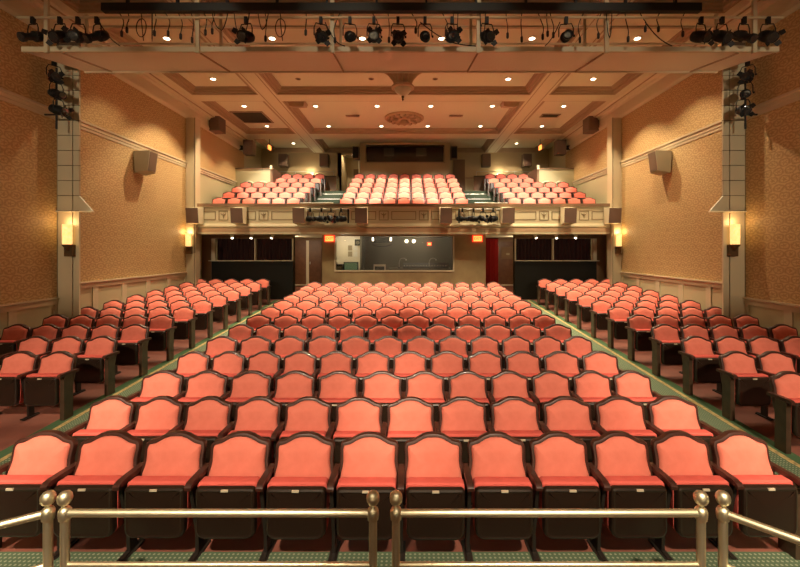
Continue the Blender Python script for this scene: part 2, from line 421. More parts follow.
# ------------------------------------------------------------------ side walls
PX = W                                     # wall face
for sgn, side in ((-1, 'left'), (1, 'right')):
    def X(a, b): return sorted((sgn*a, sgn*b))
    a, b = X(W, W+.25); S('wall_%s' % side, MB().box(a, b, -8.2, 22.6, -.3, 8.4), M['paint'])
    # wallpaper fields
    a, b = X(W-.012, W)
    for y0, y1, z0, z1 in ((-3, 9.33, 1.47, 5.49), (-3, 9.33, 5.71, 7.3), (9.41, 14.75, 1.74, 5.49), (9.41, 14.75, 5.71, 7.3), (15.10, 20.0, 5.71, 7.3)):
        T(MB().box(a, b, y0, y1, z0, z1), M['paper'])
    # rails
    def rail(y0, y1, z0, z1, outs):
        mb = MB(); prof = [(W, z0)] + outs + [(W, z1)]
        mb.extrude(prof, lambda x, z: (sgn*x, y0, z), lambda x, z: (sgn*x, y1, z)); T(mb, M['trim'])
    for y0, y1 in ((-3, 9.35), (9.41, 14.75), (15.10, 20.0)):
        rail(y0, y1, 5.49, 5.71, [(W-.03, 5.49), (W-.035, 5.56), (W-.05, 5.57), (W-.05, 5.64), (W-.08, 5.66), (W-.085, 5.71)])
    for y0, y1, z in ((-3, 9.35, 1.47), (9.41, 14.75, 1.76)):
        rail(y0, y1, z-.16, z, [(W-.03, z-.16), (W-.03, z-.05), (W-.07, z-.035), (W-.07, z)])
        # wainscot stiles and base
        mb = MB(); a, b = X(W-.025, W); n = 5; L = y1-max(y0, 4)
        for i in range(n+1):
            yy = max(y0, 4) + L*i/n
            mb.box(a, b, max(yy-.09, y0), min(yy+.09, y1), zf(yy), z-.16)
        T(mb, M['trim'])
    # baseboard
    mb = MB(); vs = []
    S('baseboard_%s' % side, MB().extrude([(4.0, zf(4)), (4.9, 0), (14.75, zf(14.75)), (14.75, zf(14.75)+.18), (4.9, .18), (4, .18)],
        lambda y, z: (sgn*(W-.03), y, z), lambda y, z: (sgn*W, y, z)), M['trim'])
    # pilaster by the balcony: stands out from the wall, its face to the stage
    a, b = X(W-.36, W)
    T(MB().box(a, b, 14.75, 15.10, .4, 7.3), M['trim'])
    a, b = X(W-.30, W-.06)
    T(MB().box(a, b, 14.73, 14.76, .7, 6.9), M['trim'])
    a, b = X(W-.335, W-.325); T(MB().box(a, b, 14.738, 14.76, .6, 7.3), M['dark'])
    # louvred pilaster near the catwalk
    P0 = 7.35
    a, b = X(P0+.005, W); T(MB().box(a, b, 9.37, 9.41, 0.1, 7.3), M['dark'])
    mb = MB(); z = 3.45; e0, e1 = X(7.50, W-.005); f0, f1 = X(P0, 7.485)
    while z < 7.2:
        mb.box(e0, e1, 9.35, 9.40, z, z+.328); mb.box(f0, f1, 9.355, 9.40, z, z+.328); z += .343
    T(mb, M['tile'])
    a, b = X(P0, 7.485); T(MB().box(a, b, 9.355, 9.40, .1, 3.43), M['trim'])
    a, b = X(7.50, W-.02); T(MB().box(a, b, 9.345, 9.40, .1, 3.43), M['trim'])
    # the flared hood under the louvres
    hd = thing('pilaster_hood', 'cream wedge-shaped hood over the %s front wall lamp' % side, 'light hood', (sgn*W, 9.35, 3.42), 0, 'pilaster hoods')
    MB().extrude([(W-P0, .01), (.80, .01), (.80, .02), (W-P0, .36)], lambda x, z: (-sgn*x, .0, z), lambda x, z: (-sgn*x, .05, z)).build('hood_fin', M['tile'], hd)
    a, b = sorted((sgn*-.81, 0)); MB().box(a, b, -.05, .055, -.012, .012).build('hood_lip', M['boxtop'], hd)
    # crown: picture moulding, frieze, stepped cornice
    prof = [(W, 7.28), (W-.05, 7.28), (W-.10, 7.34), (W-.11, 7.40), (W-.06, 7.43), (W-.06, 7.70), (W-.14, 7.73), (W-.16, 7.79), (W-.30, 7.82), (W-.34, 7.87), (W-.60, 7.87), (W-.60, 8.06), (W, 8.06)]
    T(MB().extrude(prof, lambda x, z: (sgn*x, -3, z), lambda x, z: (sgn*x, 19.95, z)), M['beam'])
    a, b = X(W-.305, W-.28); T(MB().box(a, b, -3, 19.95, 7.795, 7.822), M['mould'])
    # frieze speaker
    sp = thing('frieze_speaker', 'brown loudspeaker on the %s cornice frieze near the balcony' % side, 'loudspeaker', (sgn*(W-.08), 16.6, 7.3), 0, 'frieze speakers')
    a, b = sorted((0, sgn*-.42)); MB().hull8([(a,-.28,.0),(b,-.28,.0),(b,.28,.0),(a,.28,.0)], [(a,-.28,.62),(b,-.28,.62),(b,.28,.62),(a,.28,.62)]).build('cabinet', M['spkdk'], sp)
    a, b = sorted((sgn*-.38, sgn*-.04)); MB().box(a, b, -.295, -.28, .04, .58).build('grille', M['boxfr'], sp)
    # wall speaker under the rail
    sp = thing('wall_speaker', 'beige loudspeaker tilted off the %s patterned wall under the rail' % side, 'loudspeaker', (sgn*(W-.02), 12.15, 5.45), 0, 'wall speakers')
    def q(x, y, z): return (sgn*x, y, z)
    MB().hull8([q(-.06,-.26,-.66), q(-.38,-.20,-.60), q(-.38,.20,-.60), q(-.06,.26,-.66)], [q(-.02,-.26,-.04), q(-.46,-.20,-.0), q(-.46,.20,-.0), q(-.02,.26,-.04)]).build('cabinet', M['spk'], sp)
    MB().hull8([q(-.39,-.17,-.57), q(-.395,-.17,-.57), q(-.395,.17,-.57), q(-.39,.17,-.57)], [q(-.455,-.17,-.03), q(-.465,-.17,-.03), q(-.465,.17,-.03), q(-.455,.17,-.03)]).build('grille', M['spkdk'], sp)
    MB().box(*sorted((sgn*-.07, sgn*.02)), -.05, .05, -.5, -.2).build('bracket', M['black'], sp)
    # sconces
    for x, y, z, wh, en_ in ((7.52, 9.345, 2.36, 'front pilaster under the hood', 3.5), (7.68, 14.735, 2.36, 'rear pilaster beside the balcony', 6)):
        sc = thing('wall_sconce', 'lit amber glass wall lamp on the %s %s' % (side, wh), 'wall lamp', (sgn*x, y, z), 0, 'amber wall lamps')
        MB().box(-.095, .095, -.09, .005, .04, .30).build('bracket', M['bronze'], sc)
        MB().lathe([(.02,.17),(.045,.20),(.06,.24),(.095,.28),(.10,.30),(.09,.31)], (0, -.11, 0), (0,0,1), 14).build('cup', M['bronze'], sc, True)
        MB().lathe([(.08,.30),(.092,.32),(.094,.50),(.094,.76),(.087,.76),(.085,.5),(.07,.32)], (0, -.11, 0), (0,0,1), 16).build('shade', M['amber'], sc, True)
        MB().lathe([(.02,.31),(.04,.36),(.04,.42),(.02,.46)], (0, -.11, 0), (0,0,1), 10).build('bulb', M['lampon'], sc, True)
        L = bpy.data.lights.new('sconce_light', 'POINT'); L.energy = en_; L.color = (1, .66, .30); L.shadow_soft_size = .08
        o = bpy.data.objects.new('sconce_light', L); COL.objects.link(o); o.location = (sgn*x, y-.12, z+.82)

# ------------------------------------------------------------------ ceiling: coffers
ZC, ZB = 8.05, 7.85
S('ceiling', MB().box(-W-.2, W+.2, -8.2, 24.8, ZC, ZC+.2), M['ceil'])
XB = (-4.97, -4.35, 4.35, 4.97)
CY = [(4.35, 4.95), (9.2, 9.8), (14.06, 14.64), (18.8, 19.66)]
for x0, x1 in ((XB[0], XB[1]), (XB[2], XB[3])):
    T(MB().box(x0, x1, -3, 22.4, ZB, ZC+.01), M['beam'])
for y0, y1 in CY:
    for x0, x1 in ((-W+.58, XB[0]), (XB[1], XB[2]), (XB[3], W-.58)):
        T(MB().box(x0, x1, y0, y1, ZB, ZC+.01), M['beam'])
ylist = [(4.95, 9.2), (9.8, 14.06), (14.64, 18.8), (19.66, 22.4)]
for xa, xb in ((-W+.60, XB[0]), (XB[1], XB[2]), (XB[3], W-.60)):
    for ya, yb in ylist:
        prof = [(0, ZB+.005), (.05, ZB+.01), (.06, ZB+.05), (.12, ZB+.06), (.13, ZB+.11), (.19, ZB+.12), (.21, ZB+.16), (.24, ZB+.165), (.25, ZC+.002)]
        T(MB().frame(xa, xb, ya, yb, prof), M['mould'])
for x in (-4.97+.09, -4.35-.09, 4.35+.09, 4.97-.09):
    T(MB().box(x-.012, x+.012, -3, 22.4, ZB-.012, ZB+.01), M['mould'])

# downlights with their lamps
def spot(name, loc, target, energy, ang, blend=.25, col=(1,.79,.51), size=.06):
    L = bpy.data.lights.new(name, 'SPOT'); L.energy = energy; L.spot_size = math.radians(ang); L.spot_blend = blend; L.color = col; L.shadow_soft_size = size
    o = bpy.data.objects.new(name, L); COL.objects.link(o); o.location = loc
    d = Vector(target) - Vector(loc); o.rotation_euler = d.to_track_quat('-Z', 'Y').to_euler(); return o
DL_E = 1200
DROW = [10.66, 13.2, 15.7, 18.26]
DRN = ['above the catwalk', 'just behind the catwalk', 'in the row over the balcony front', 'in the row over the balcony seats']
dproto = None
XS = [-6.12, -3.38, -1.03, 1.03, 3.38, 6.12]
for ri, y in enumerate(DROW):
    for xi, x in enumerate(XS):
        lit = not (ri == 1 and xi in (1, 2, 3))
        if dproto is None:
            dproto = thing('downlight', 'x', 'downlight')
            MB().lathe([(.075,0),(.11,-.004),(.115,.012),(.11,.016)], (0,0,-.014), (0,0,1), 18, False).build('rim', M['boxtop'], dproto, True)
            MB().lathe([(.001,0),(.075,0),(.075,.008),(.001,.008)], (0,0,-.012), (0,0,1), 18).build('lamp', M['lampon'], dproto)
            o = dproto
        elif lit: o = copy_tree(dproto)
        else:
            o = thing('downlight', 'x', 'downlight')
            MB().lathe([(.06,0),(.085,-.004),(.09,.012),(.08,.016)], (0,0,-.014), (0,0,1), 16, False).build('rim', M['mould'], o, True)
            MB().lathe([(.001,0),(.06,0),(.06,.006),(.001,.006)], (0,0,-.010), (0,0,1), 16).build('lamp', M['dark'], o)
        o.location = (x, y, ZC)
        tag(o, '%s round ceiling downlight %s, %s from the left' % ('lit' if lit else 'small dark', DRN[ri], ORD[xi]), 'downlight', 'ceiling downlights')
        if lit:
            outer = abs(x) > 5
            e = ((.22 if x < 0 else .5), .85, .6, .5)[ri] if outer else (1, 1, .95, .8)[ri]
            spot('downlight_beam', (x, y, ZC-.03), (x, y + (.6 if ri == 0 else 0), 0), DL_E*e, 102 if outer else 86, .40 if outer else .6)
for i, x in enumerate((-6.2, 6.2)):
    o = copy_tree(dproto); o.location = (x*.93, 21.2, ZC); tag(o, 'lit round ceiling downlight at the %s rear corner of the balcony' % ('left', 'right')[i], 'downlight', 'ceiling downlights')
    spot('downlight_beam', (x*.93, 21.2, ZC-.03), (x*.93, 21.2, 0), 160, 110, .2)

# ceiling fittings
ch = thing('plaster_pendant', 'fluted flaring plaster ceiling fixture with a hanging bowl and finial', 'ceiling light', (0, 12.25, ZC))
mb = MB(); NF = 14
prof = [(.80,0),(.74,-.04),(.58,-.14),(.44,-.28),(.33,-.42),(.27,-.54),(.25,-.60)]
vs = []; fs = []
for r, h in prof:
    for k in range(NF*2):
        a = PI*k/NF; rr = r*(1.0 if k % 2 else .84); vs.append((math.cos(a)*rr, math.sin(a)*rr, h))
n = NF*2
for i in range(len(prof)-1):
    for k in range(n): fs.append((i*n+k, i*n+(k+1) % n, (i+1)*n+(k+1) % n, (i+1)*n+k))
fs.append(tuple(range(n)))
mb.add(vs, fs).build('fluted_flare', M['plaster'], ch)
MB().lathe([(.22,-.58),(.30,-.60),(.34,-.63),(.34,-.68),(.30,-.70)], (0,0,0), (0,0,1), 24).build('collar', M['plaster'], ch, True)
MB().lathe([(.26,-.69),(.24,-.75),(.18,-.83),(.09,-.88),(.03,-.91)], (0,0,0), (0,0,1), 24).build('bowl', M['trim'], ch, True)
MB().lathe([(.03,-.90),(.045,-.94),(.02,-.98),(.035,-1.01),(.005,-1.06)], (0,0,0), (0,0,1), 12).build('finial', M['bronze'], ch, True)
md = thing('ceiling_medallion', 'round ornate plaster ceiling medallion with a small centre boss', 'ceiling medallion', (0, 17.1, ZC))
mb = MB().lathe([(.82,0),(.82,-.05),(.74,-.08),(.70,-.05),(.62,-.05),(.55,-.07),(.50,-.04),(.30,-.05),(.26,-.10),(.12,-.12),(.001,-.12)], (0,0,0), (0,0,1), 32)
mb.build('disc', M['plaster'], md, True)
for k in range(16):
    a = 2*PI*k/16; MB().lathe([(.01,-.14),(.07,-.11),(.09,-.06),(.06,-.03)], (math.cos(a)*.66, math.sin(a)*.66, 0), (0,0,1), 10).build('rosette', M['mould'], md, True)
for k in range(8):
    a = 2*PI*(k+.5)/8; MB().tube([(math.cos(a)*.24, math.sin(a)*.24, -.08), (math.cos(a)*.4, math.sin(a)*.4, -.11), (math.cos(a)*.56, math.sin(a)*.56, -.06)], [.02,.05,.02], 8).build('leaf', M['mould'], md, True)
MB().lathe([(.12,-.10),(.16,-.16),(.14,-.26),(.05,-.30),(.001,-.31)], (0,0,0), (0,0,1), 16).build('boss', M['mould'], md, True)
def grille(name, label, cat, x0, x1, y0, y1, n, group=None):
    t = thing(name, label, cat, ((x0+x1)/2, (y0+y1)/2, ZC), 0, group); cx, cy = (x0+x1)/2, (y0+y1)/2
    MB().box(x0-cx, x1-cx, y0-cy, y1-cy, -.012, 0).build('backing', M['boothdk'], t)
    mb = MB()
    for a, b, c, d in ((x0,x1,y0,y0+.06),(x0,x1,y1-.06,y1),(x0,x0+.06,y0,y1),(x1-.06,x1,y0,y1)): mb.box(a-cx, b-cx, c-cy, d-cy, -.03, -.008)
    mb.build('vent_frame', M['mould'], t)
    mb = MB()
    for i in range(n):
        yy = y0+.06+(y1-y0-.12)*(i+.5)/n; mb.box(x0+.05-cx, x1-.05-cx, yy-.012-cy, yy+.012-cy, -.024, -.01)
    mb.build('louvre_blades', M['dark'], t)
grille('return_air_grille', 'large dark return-air grille in the left ceiling coffer', 'ceiling vent', -6.95, -5.65, 16.3, 17.75, 12)
grille('ceiling_vent', 'small dark vent in the right ceiling coffer', 'ceiling vent', 5.6, 6.35, 16.6, 17.0, 4)
grille('ceiling_vent', 'narrow dark slot vent left of the ceiling medallion', 'ceiling vent', -2.4, -1.85, 16.75, 16.95, 2)
grille('ceiling_vent', 'narrow dark slot vent right of the ceiling medallion', 'ceiling vent', 1.85, 2.4, 16.75, 16.95, 2)
for sgn, side in ((-1, 'left'), (1, 'right')):
    t = thing('ceiling_speaker', 'tan boxy speaker on the ceiling beside the %s long beam' % side, 'loudspeaker', (sgn*3.95, 15.3, ZC), 0, 'ceiling speakers')
    MB().hull8([(-.26,-.22,-.22),(.26,-.22,-.22),(.26,.28,-.12),(-.26,.28,-.12)], [(-.30,-.28,0),(.30,-.28,0),(.30,.3,0),(-.30,.3,0)]).build('cabinet', M['plaster'], t)
    MB().hull8([(-.2,-.17,-.222),(.2,-.17,-.222),(.2,.22,-.142),(-.2,.22,-.142)], [(-.2,-.17,-.20),(.2,-.17,-.20),(.2,.22,-.12),(-.2,.22,-.12)]).build('grille', M['mould'], t)

# ------------------------------------------------------------------ catwalk with its lights
cw = thing('lighting_catwalk', 'long cream lighting catwalk slung across the hall below the ceiling', 'catwalk', (0, 8.26, 6.55))
y0, y1 = 8.26-8.26, 9.19-8.26
MB().hull8([(-7.6,y0+.04,0),(7.6,y0+.04,0),(7.1,y1,0),(-7.1,y1,0)], [(-7.6,y0+.04,.05),(7.6,y0+.04,.05),(7.1,y1,.05),(-7.1,y1,.05)]).build('deck', M['slab'], cw)
MB().box(-7.62, 7.62, y0-.02, y0+.04, -.015, .085).build('front_lip', M['lip'], cw)
MB().box(-7.1, 7.1, y1, y1+.03, -.03, .08).build('rear_lip', M['lip'], cw)
NPX = [-7.08, -4.06, -1.36, 1.57, 4.13, 7.09]
for x in NPX:
    MB().box(x-.04, x+.04, y0-.075, y0-.021, -.06, 1.5).build('post', M['pipe'], cw)
    MB().box(x-.03, x+.03, y1+.031, y1+.07, -.02, 1.5).build('rear_post', M['pipe'], cw)
for x in (-6.85, -4.06, -1.36, 1.57, 4.13, 6.85):
    MB().hull8([(x-.012,y0+.05,-.03),(x+.012,y0+.05,-.03),(x*.945+.012,y1-.01,-.03),(x*.945-.012,y1-.01,-.03)], [(x-.012,y0+.05,0),(x+.012,y0+.05,0),(x*.945+.012,y1-.01,0),(x*.945-.012,y1-.01,0)]).build('seam_strip', M['mould'], cw)
MB().tube([(-7.6,-.12,.61),(7.6,-.12,.61)], .024, 8).build('light_pipe', M['pipe'], cw)
MB().tube([(-7.2,y1+.09,.66),(7.2,y1+.09,.66)], .024, 8).build('rear_rail', M['pipe'], cw)
MB().tube([(-7.2,y1+.09,1.05),(7.2,y1+.09,1.05)], .024, 8).build('rear_rail', M['pipe'], cw)
MB().tube([(-7.5,-.10,1.02),(7.5,-.10,1.02)], .020, 8).build('upper_pipe', M['pipe'], cw)
def at(px, py, Y): return Vector((CAMX + (px-408)*Y/F, Y, CAMZ - (py-249.5)*Y/F))
rw = thing('cable_raceway', 'long black cable raceway hung above the catwalk pipe', 'raceway', (0, 8.1, 7.215))
a = at(103, 8, 8.1).x; b = at(700, 8, 8.1).x
MB().box(a, b, -.06, .06, .03, .185).build('trough', M['black'], rw)
for k in range(12):
    x = a + (b-a)*(k+.5)/12; MB().box(x-.02, x+.02, -.035, .035, .185, .77).build('hanger', M['black'], rw)

def stage_light(label, pivot, yaw, tilt, size, group, style=0):
    """pivot: clamp point on the pipe; body hangs .35 below, aimed by yaw/tilt"""
    t = thing('stage_light', label, 'stage light', pivot, 0, group)
    s = size
    MB().box(-.03, .03, -.035, .035, -.10, .035).build('clamp', M['black'], t)
    c = Vector((0, 0, -.36*s - .06))
    d = Vector((math.sin(yaw)*math.cos(tilt), -math.cos(yaw)*math.cos(tilt), -math.sin(tilt)))
    sx = Vector((math.cos(yaw), math.sin(yaw), 0))
    w = .17*s
    top = Vector((0, 0, -.10))
    MB().tube([c + sx*w, c + sx*w + Vector((0,0,.20*s)), top + sx*w*.75, top - sx*w*.75, c - sx*w + Vector((0,0,.20*s)), c - sx*w], .014*s, 6).build('yoke', M['black'], t)
    if style == 0:
        pr = [(.07,-.26),(.115,-.22),(.135,-.10),(.14,.02),(.12,.06),(.125,.14),(.135,.15),(.135,.20)]; lr = .12
    else:
        pr = [(.05,-.30),(.10,-.26),(.125,-.16),(.13,-.04),(.085,.02),(.085,.20),(.11,.22),(.11,.30)]; lr = .095
    body = MB().lathe([(r*s, h*s) for r, h in pr], c, d, 16).build('body', M['black'], t, True)
    e = pr[-1][1]*s
    MB().lathe([(.001, e), (lr*s*.6, e+.006), (lr*s, e), (lr*s, e-.01)], c, d, 14).build('lens', M['lens'], t, True)
    mb = MB(); up = sx.cross(d)
    for k in range(4):
        a = PI/2*k + PI/4; q = c + d*(e+.015) + (sx*math.cos(a) + up*math.sin(a))*(lr*s*1.05)
        r1 = (sx*math.cos(a) + up*math.sin(a)); r2 = (sx*-math.sin(a) + up*math.cos(a))
        A = [q - r2*.07*s, q + r2*.07*s, q + r2*.055*s + r1*.09*s + d*.06*s, q - r2*.055*s + r1*.09*s + d*.06*s]
        mb.add(A + [p + d*.004 for p in A], [(0,1,2,3),(7,6,5,4),(0,4,5,1),(1,5,6,2),(2,6,7,3),(3,7,4,0)])
    if style == 0: mb.build('barn_doors', M['black'], t)
    MB().lathe([(.03*s, 0), (.03*s, .03)], c + sx*w, sx, 8).build('tilt_knob', M['black'], t)
    return t
xs = [33, 60, 78, 97, 246, 321, 350, 374, 398, 425, 452, 487, 566, 701, 722, 744, 768]
rr = random.Random(3)
for i, px in enumerate(xs):
    p = at(px, 20, 8.12); p.z = 7.12
    p.x = at(px, 37, 8.12).x
    if abs(p.x) > 7.5: p.x = math.copysign(7.48, p.x)
    lab = 'black stage light hanging from the catwalk, %s from the %s end' % ((ORD[i], 'left') if i < 9 else (ORD[16-i], 'right'))
    stage_light(lab, p, rr.uniform(-.45, .45), rr.uniform(.3, .65), .80, 'catwalk stage lights', 0 if i % 3 else 1)
# cables with plugs
cx = [119, 128, 141, 152, 155, 165, 178, 191, 204, 215, 228, 234, 258, 265, 280, 306, 340, 372, 388, 411, 442, 458, 480, 506, 522, 538, 547, 550, 584, 602, 612, 625, 640, 660, 685]
for i, px in enumerate(cx):
    p = at(px, 12, 8.12); p.z = 7.25
    L = rr.uniform(.28, .50); kind = rr.choice([0, 0, 1, 2])
    pts = []; dx = rr.uniform(-.12, .12)
    if px in (141, 281, 280):           # coiled lead
        ll = [(0,0,0), (.02,0,-.12)] + [(.12*math.sin(a*.5)*1.0*(1-.03*a), .01*math.cos(a), -.30 + .18*math.cos(a*.5)) for a in [k*.5 for k in range(0, 26)]] + [(.05,0,-.56)]
        pts = ll
    elif kind == 2:
        for k in range(13):
            u = k/12; pts.append((dx*3.2*u, 0, -L*1.25*(1-(2*u-1)**2)**.9*(1 if u < .5 else .9) - .16*u*0))
    else:
        for k in range(9):
            u = k/8; pts.append((dx*math.sin(u*2.2), .03*math.sin(u*5), -L*u))
    tname = 'hanging_cable'
    lab = 'black cable tail hanging from the raceway, %s' % (('%s from the left' % ORD[i]) if i < 18 else ('%s from the right' % ORD[len(cx)-1-i]))
    t = thing(tname, lab, 'cable', p, 0, 'raceway cable tails')
    MB().tube(pts, .009, 6).build('lead', M['cable'], t, True)
    e = Vector(pts[-1])
    if kind != 2: MB().lathe([(.014,0),(.026,.02),(.026,.10),(.018,.12)], e, (0,0,-1), 8).build('plug', M['cable'], t, True)
# long loose cables draped over the front of the deck
for i, (pa, pb, sag) in enumerate(((420, 476, .22), (99, 120, .1), (560, 545, .1), (645, 672, .12), (325, 345, .2))):
    A = at(pa, 22, 8.1); B = at(pb, 46, 8.1); pts = []
    for k in range(13):
        u = k/12; q = A.lerp(B, u); q.z -= sag*math.sin(PI*u)*.6; pts.append(q)
    tag(MB().tube(pts, .010, 6).build('draped_cable', M['cable'], None, True), 'loose black cable draped to the catwalk lip, %s from the left' % ORD[[2, 0, 3, 4, 1][i]], 'cable', 'draped catwalk cables')
# boom lights beside the louvred pilasters
for sgn, side in ((-1, 'left'), (1, 'right')):
    x = sgn*7.56
    t = thing('light_boom', 'thin black vertical boom pipe beside the %s louvred pilaster' % side, 'pipe', (x, 9.0, 5.2), 0, 'light booms')
    MB().tube([(0,0,.0),(0,0,1.34)], .02, 8).build('pipe', M['black'], t)
    MB().box(*sorted((0, sgn*.30)), -.015, .015, .3, .33).build('wall_bracket', M['black'], t)
    for k, z in enumerate((6.66, 6.28, 5.92)):
        stage_light('black stage light on the %s boom, %s' % (side, ('topmost', 'middle', 'lowest')[k]), (x - sgn*.05*k, 8.94, z), -sgn*.9 + .3*k, .3, .75, '%s boom lights' % side, k % 2)

# ------------------------------------------------------------------ balcony
YB = 14.95; ZBB, ZBT = 3.12, 4.215
prof = [(YB+.35, ZBT), (YB-.05, ZBT), (YB-.06, ZBT-.10), (YB-.02, ZBT-.13), (YB, ZBT-.18), (YB, 3.50), (YB-.03, 3.48), (YB-.07, 3.42), (YB-.07, 3.38), (YB-.02, 3.34), (YB-.02, 3.20), (YB-.05, 3.18), (YB-.05, ZBB), (YB+.35, ZBB)]
S('wall_balcony', MB().extrude(prof, lambda y, z: (-W+.01, y, z), lambda y, z: (W-.01, y, z)), M['fascia'])
T(MB().box(-W+.02, W-.02, YB-.068, YB-.03, ZBT-.1, ZBT+.012), M['brownwall'])
T(MB().box(-W+.02, W-.02, YB-.055, YB-.02, 3.19, 3.33), M['plaster'])
def pframe(x0, x1, z0, z1, w=.025, y=YB):
    mb = MB()
    for a, b, c, d in ((x0,x1,z0,z0+w),(x0,x1,z1-w,z1),(x0,x0+w,z0+w,z1-w),(x1-w,x1,z0+w,z1-w)): mb.box(a, b, y-.018, y+.002, c, d)
    T(mb, M['fasline'])
for k in range(-5, 5):
    cx_ = .73 + 1.46*k
    pframe(cx_-.175, cx_+.175, 3.62, 3.97)
    mb = MB()
    for a, r in ((90, .10), (35, .12), (145, .12), (270, .12)):
        q = math.radians(a); mb.tube([(cx_, YB-.012, 3.80), (cx_+math.cos(q)*r, YB-.012, 3.80+math.sin(q)*r)], [.022, .010], 6)
    T(mb, M['fasline'])
for k in range(-5, 6):
    cx_ = 1.46*k
    x0, x1 = max(cx_-.45, -W+.1), min(cx_+.45, W-.1)
    if x1-x0 > .2: pframe(x0, x1, 3.64, 3.95)
for i, x in enumerate((-7.45, -5.88, -3.70, -1.50, 1.50, 3.70, 5.88, 7.45)):
    t = thing('balcony_speaker', 'brown-fronted boxy loudspeaker on the balcony front, %s from the %s wall' % ((ORD[i], 'left') if i < 4 else (ORD[7-i], 'right')), 'loudspeaker', (x, YB-.30, 3.46), 0, 'balcony front speakers')
    MB().hull8([(-.20,-.18,.04),(.20,-.18,.04),(.20,.22,.0),(-.20,.22,.0)], [(-.20,-.24,.56),(.20,-.24,.56),(.20,.22,.62),(-.20,.22,.62)]).build('cabinet', M['boxtop'], t)
    MB().hull8([(-.21,-.20,.03),(.21,-.20,.03),(.21,-.17,.03),(-.21,-.17,.03)], [(-.21,-.26,.56),(.21,-.26,.56),(.21,-.23,.56),(-.21,-.23,.56)]).build('grille', M['boxfr'], t)
    MB().box(-.06, .06, .20, .24, .15, .40).build('bracket', M['black'], t)
for sgn, side in ((-1, 'left'), (1, 'right')):
    bar = thing('light_bar', 'thin pipe with drop arms on the balcony front, %s of centre' % side, 'pipe', (sgn*2.72, YB-.28, 3.98), 0, 'balcony light bars')
    MB().tube([(-.75,0,.02),(.75,0,.02)], .02, 8).build('pipe', M['steel'], bar)
    for q in (-.7, .7): MB().box(q-.02, q+.02, 0, .22, 0, .03).build('bracket', M['black'], bar)
    MB().box(sgn*-.74-.03, sgn*-.74+.03, -.03, .03, -.48, .02).build('drop_arm', M['black'], bar)
    offs = (-.62, -.22, .12, .48)
    for k, q in enumerate(offs):
        stage_light('black stage light on the %s balcony bar, %s from the left' % (side, ORD[k]), (sgn*2.72+q, YB-.28, 4.0), (.9, 1.2, .5, -.9)[k], (.05, .1, .3, .1)[k], .80, 'balcony bar stage lights', 1 if k % 2 == 0 else 0)
# soffit and stepped floor
S('ceiling_balcony', MB().box(-W, W, YB+.3, 20.2, ZBB, ZBB+.22), M['ceil'])
RD = [15.9 + .87*k for k in range(6)]; RZ = [4.58 - .93 + .345*k for k in range(6)]
mb = MB()
for k in range(6):
    y0 = RD[k]-.50 if k else YB+.3
    y1 = RD[k]+.37 if k < 5 else 22.4
    mb.box(-W, W, y0, y1, RZ[k]-.5, RZ[k])
S('floor_balcony', mb, M['step'])
# steps in the balcony aisles
for sgn, side in ((-1, 'left'), (1, 'right')):
    a, b = sorted((sgn*2.62, sgn*3.95))
    for k in range(5):
        t = MB().box(a, b, RD[k]+.12, RD[k]+.37, RZ[k], RZ[k]+.17).build('aisle_step', M['step'])
        tag(t, 'green carpeted step of the %s balcony aisle, %s up from the front' % (side, ORD[k]), 'step', 'balcony aisle steps')
        MB().box(a, b, RD[k]+.108, RD[k]+.12, RZ[k]+.152, RZ[k]+.172).build('nosing', M['steel'], t)['label'] = 'pale metal nosing'
    rl = thing('aisle_rail', 'low steel handrail at the foot of the %s balcony aisle' % side, 'handrail', ((a+b)/2, 15.45, RZ[0]), 0, 'balcony aisle rails')
    MB().tube([(-.62,0,.66),(.62,0,.66)], .018, 8).build('top_rail', M['steel'], rl)
    MB().tube([(-.62,0,.36),(.62,0,.36)], .014, 8).build('mid_rail', M['steel'], rl)
    for q in (-.6, .6): MB().tube([(q,0,0),(q,0,.66)], .016, 8).build('post', M['steel'], rl)
# balcony seats (same make of seat)
BP = {}
def balcony_seat(end):
    if end in BP:
        src = BP[end]; r = src.copy(); COL.objects.link(r)
        for ch in KIDMAP.setdefault(src.name, list(src.children)):
            c = ch.copy(); COL.objects.link(c); c.parent = r
        return r
    t = thing('gallery_chair', 'x', 'seat')
    inst('back_frame', t); inst('back_cushion', t); inst('seat_cushion', t); inst('seat_pan', t)
    if end: inst2('end_panel', MESH[end], t)
    BP[end] = t; return t
if 'panel-3' not in MESH or 'panel+3' not in MESH: print('keys', MESH.keys())
BR = ['front', 'second', 'third', 'fourth', 'fifth', 'top']
for k in range(6):
    for i in range(9):
        o = balcony_seat(None)
        pos = 'in the middle' if i == 4 else ('%s from the left end' % ORD[i] if i < 4 else '%s from the right end' % ORD[8-i])
        place(o, (i-4)*.56, RD[k], RZ[k]+.001, 1, 'pinkish balcony seat, %s row of the middle section, %s' % (BR[k], pos), 'middle balcony seats', 'balcony seat')
    for sgn, side in ((-1, 'left'), (1, 'right')):
        n = 6 if k < 4 else 4
        if k == 3: n = 6
        for j in range(n):
            x = sgn*(4.28 + .575*j) if k < 4 else sgn*(4.20 + .545*j)
            if k == 3 and abs(x) > 7.3: continue
            o = balcony_seat(None if j else ('panel+3' if sgn < 0 else 'panel-3'))
            pos = 'at the aisle' if j == 0 else '%s from the aisle' % ORD[j]
            place(o, x, RD[k], RZ[k]+.001, .575/.56, 'pinkish balcony seat, %s row of the %s section, %s' % (BR[k], side, pos), '%s balcony seats' % side, 'balcony seat')
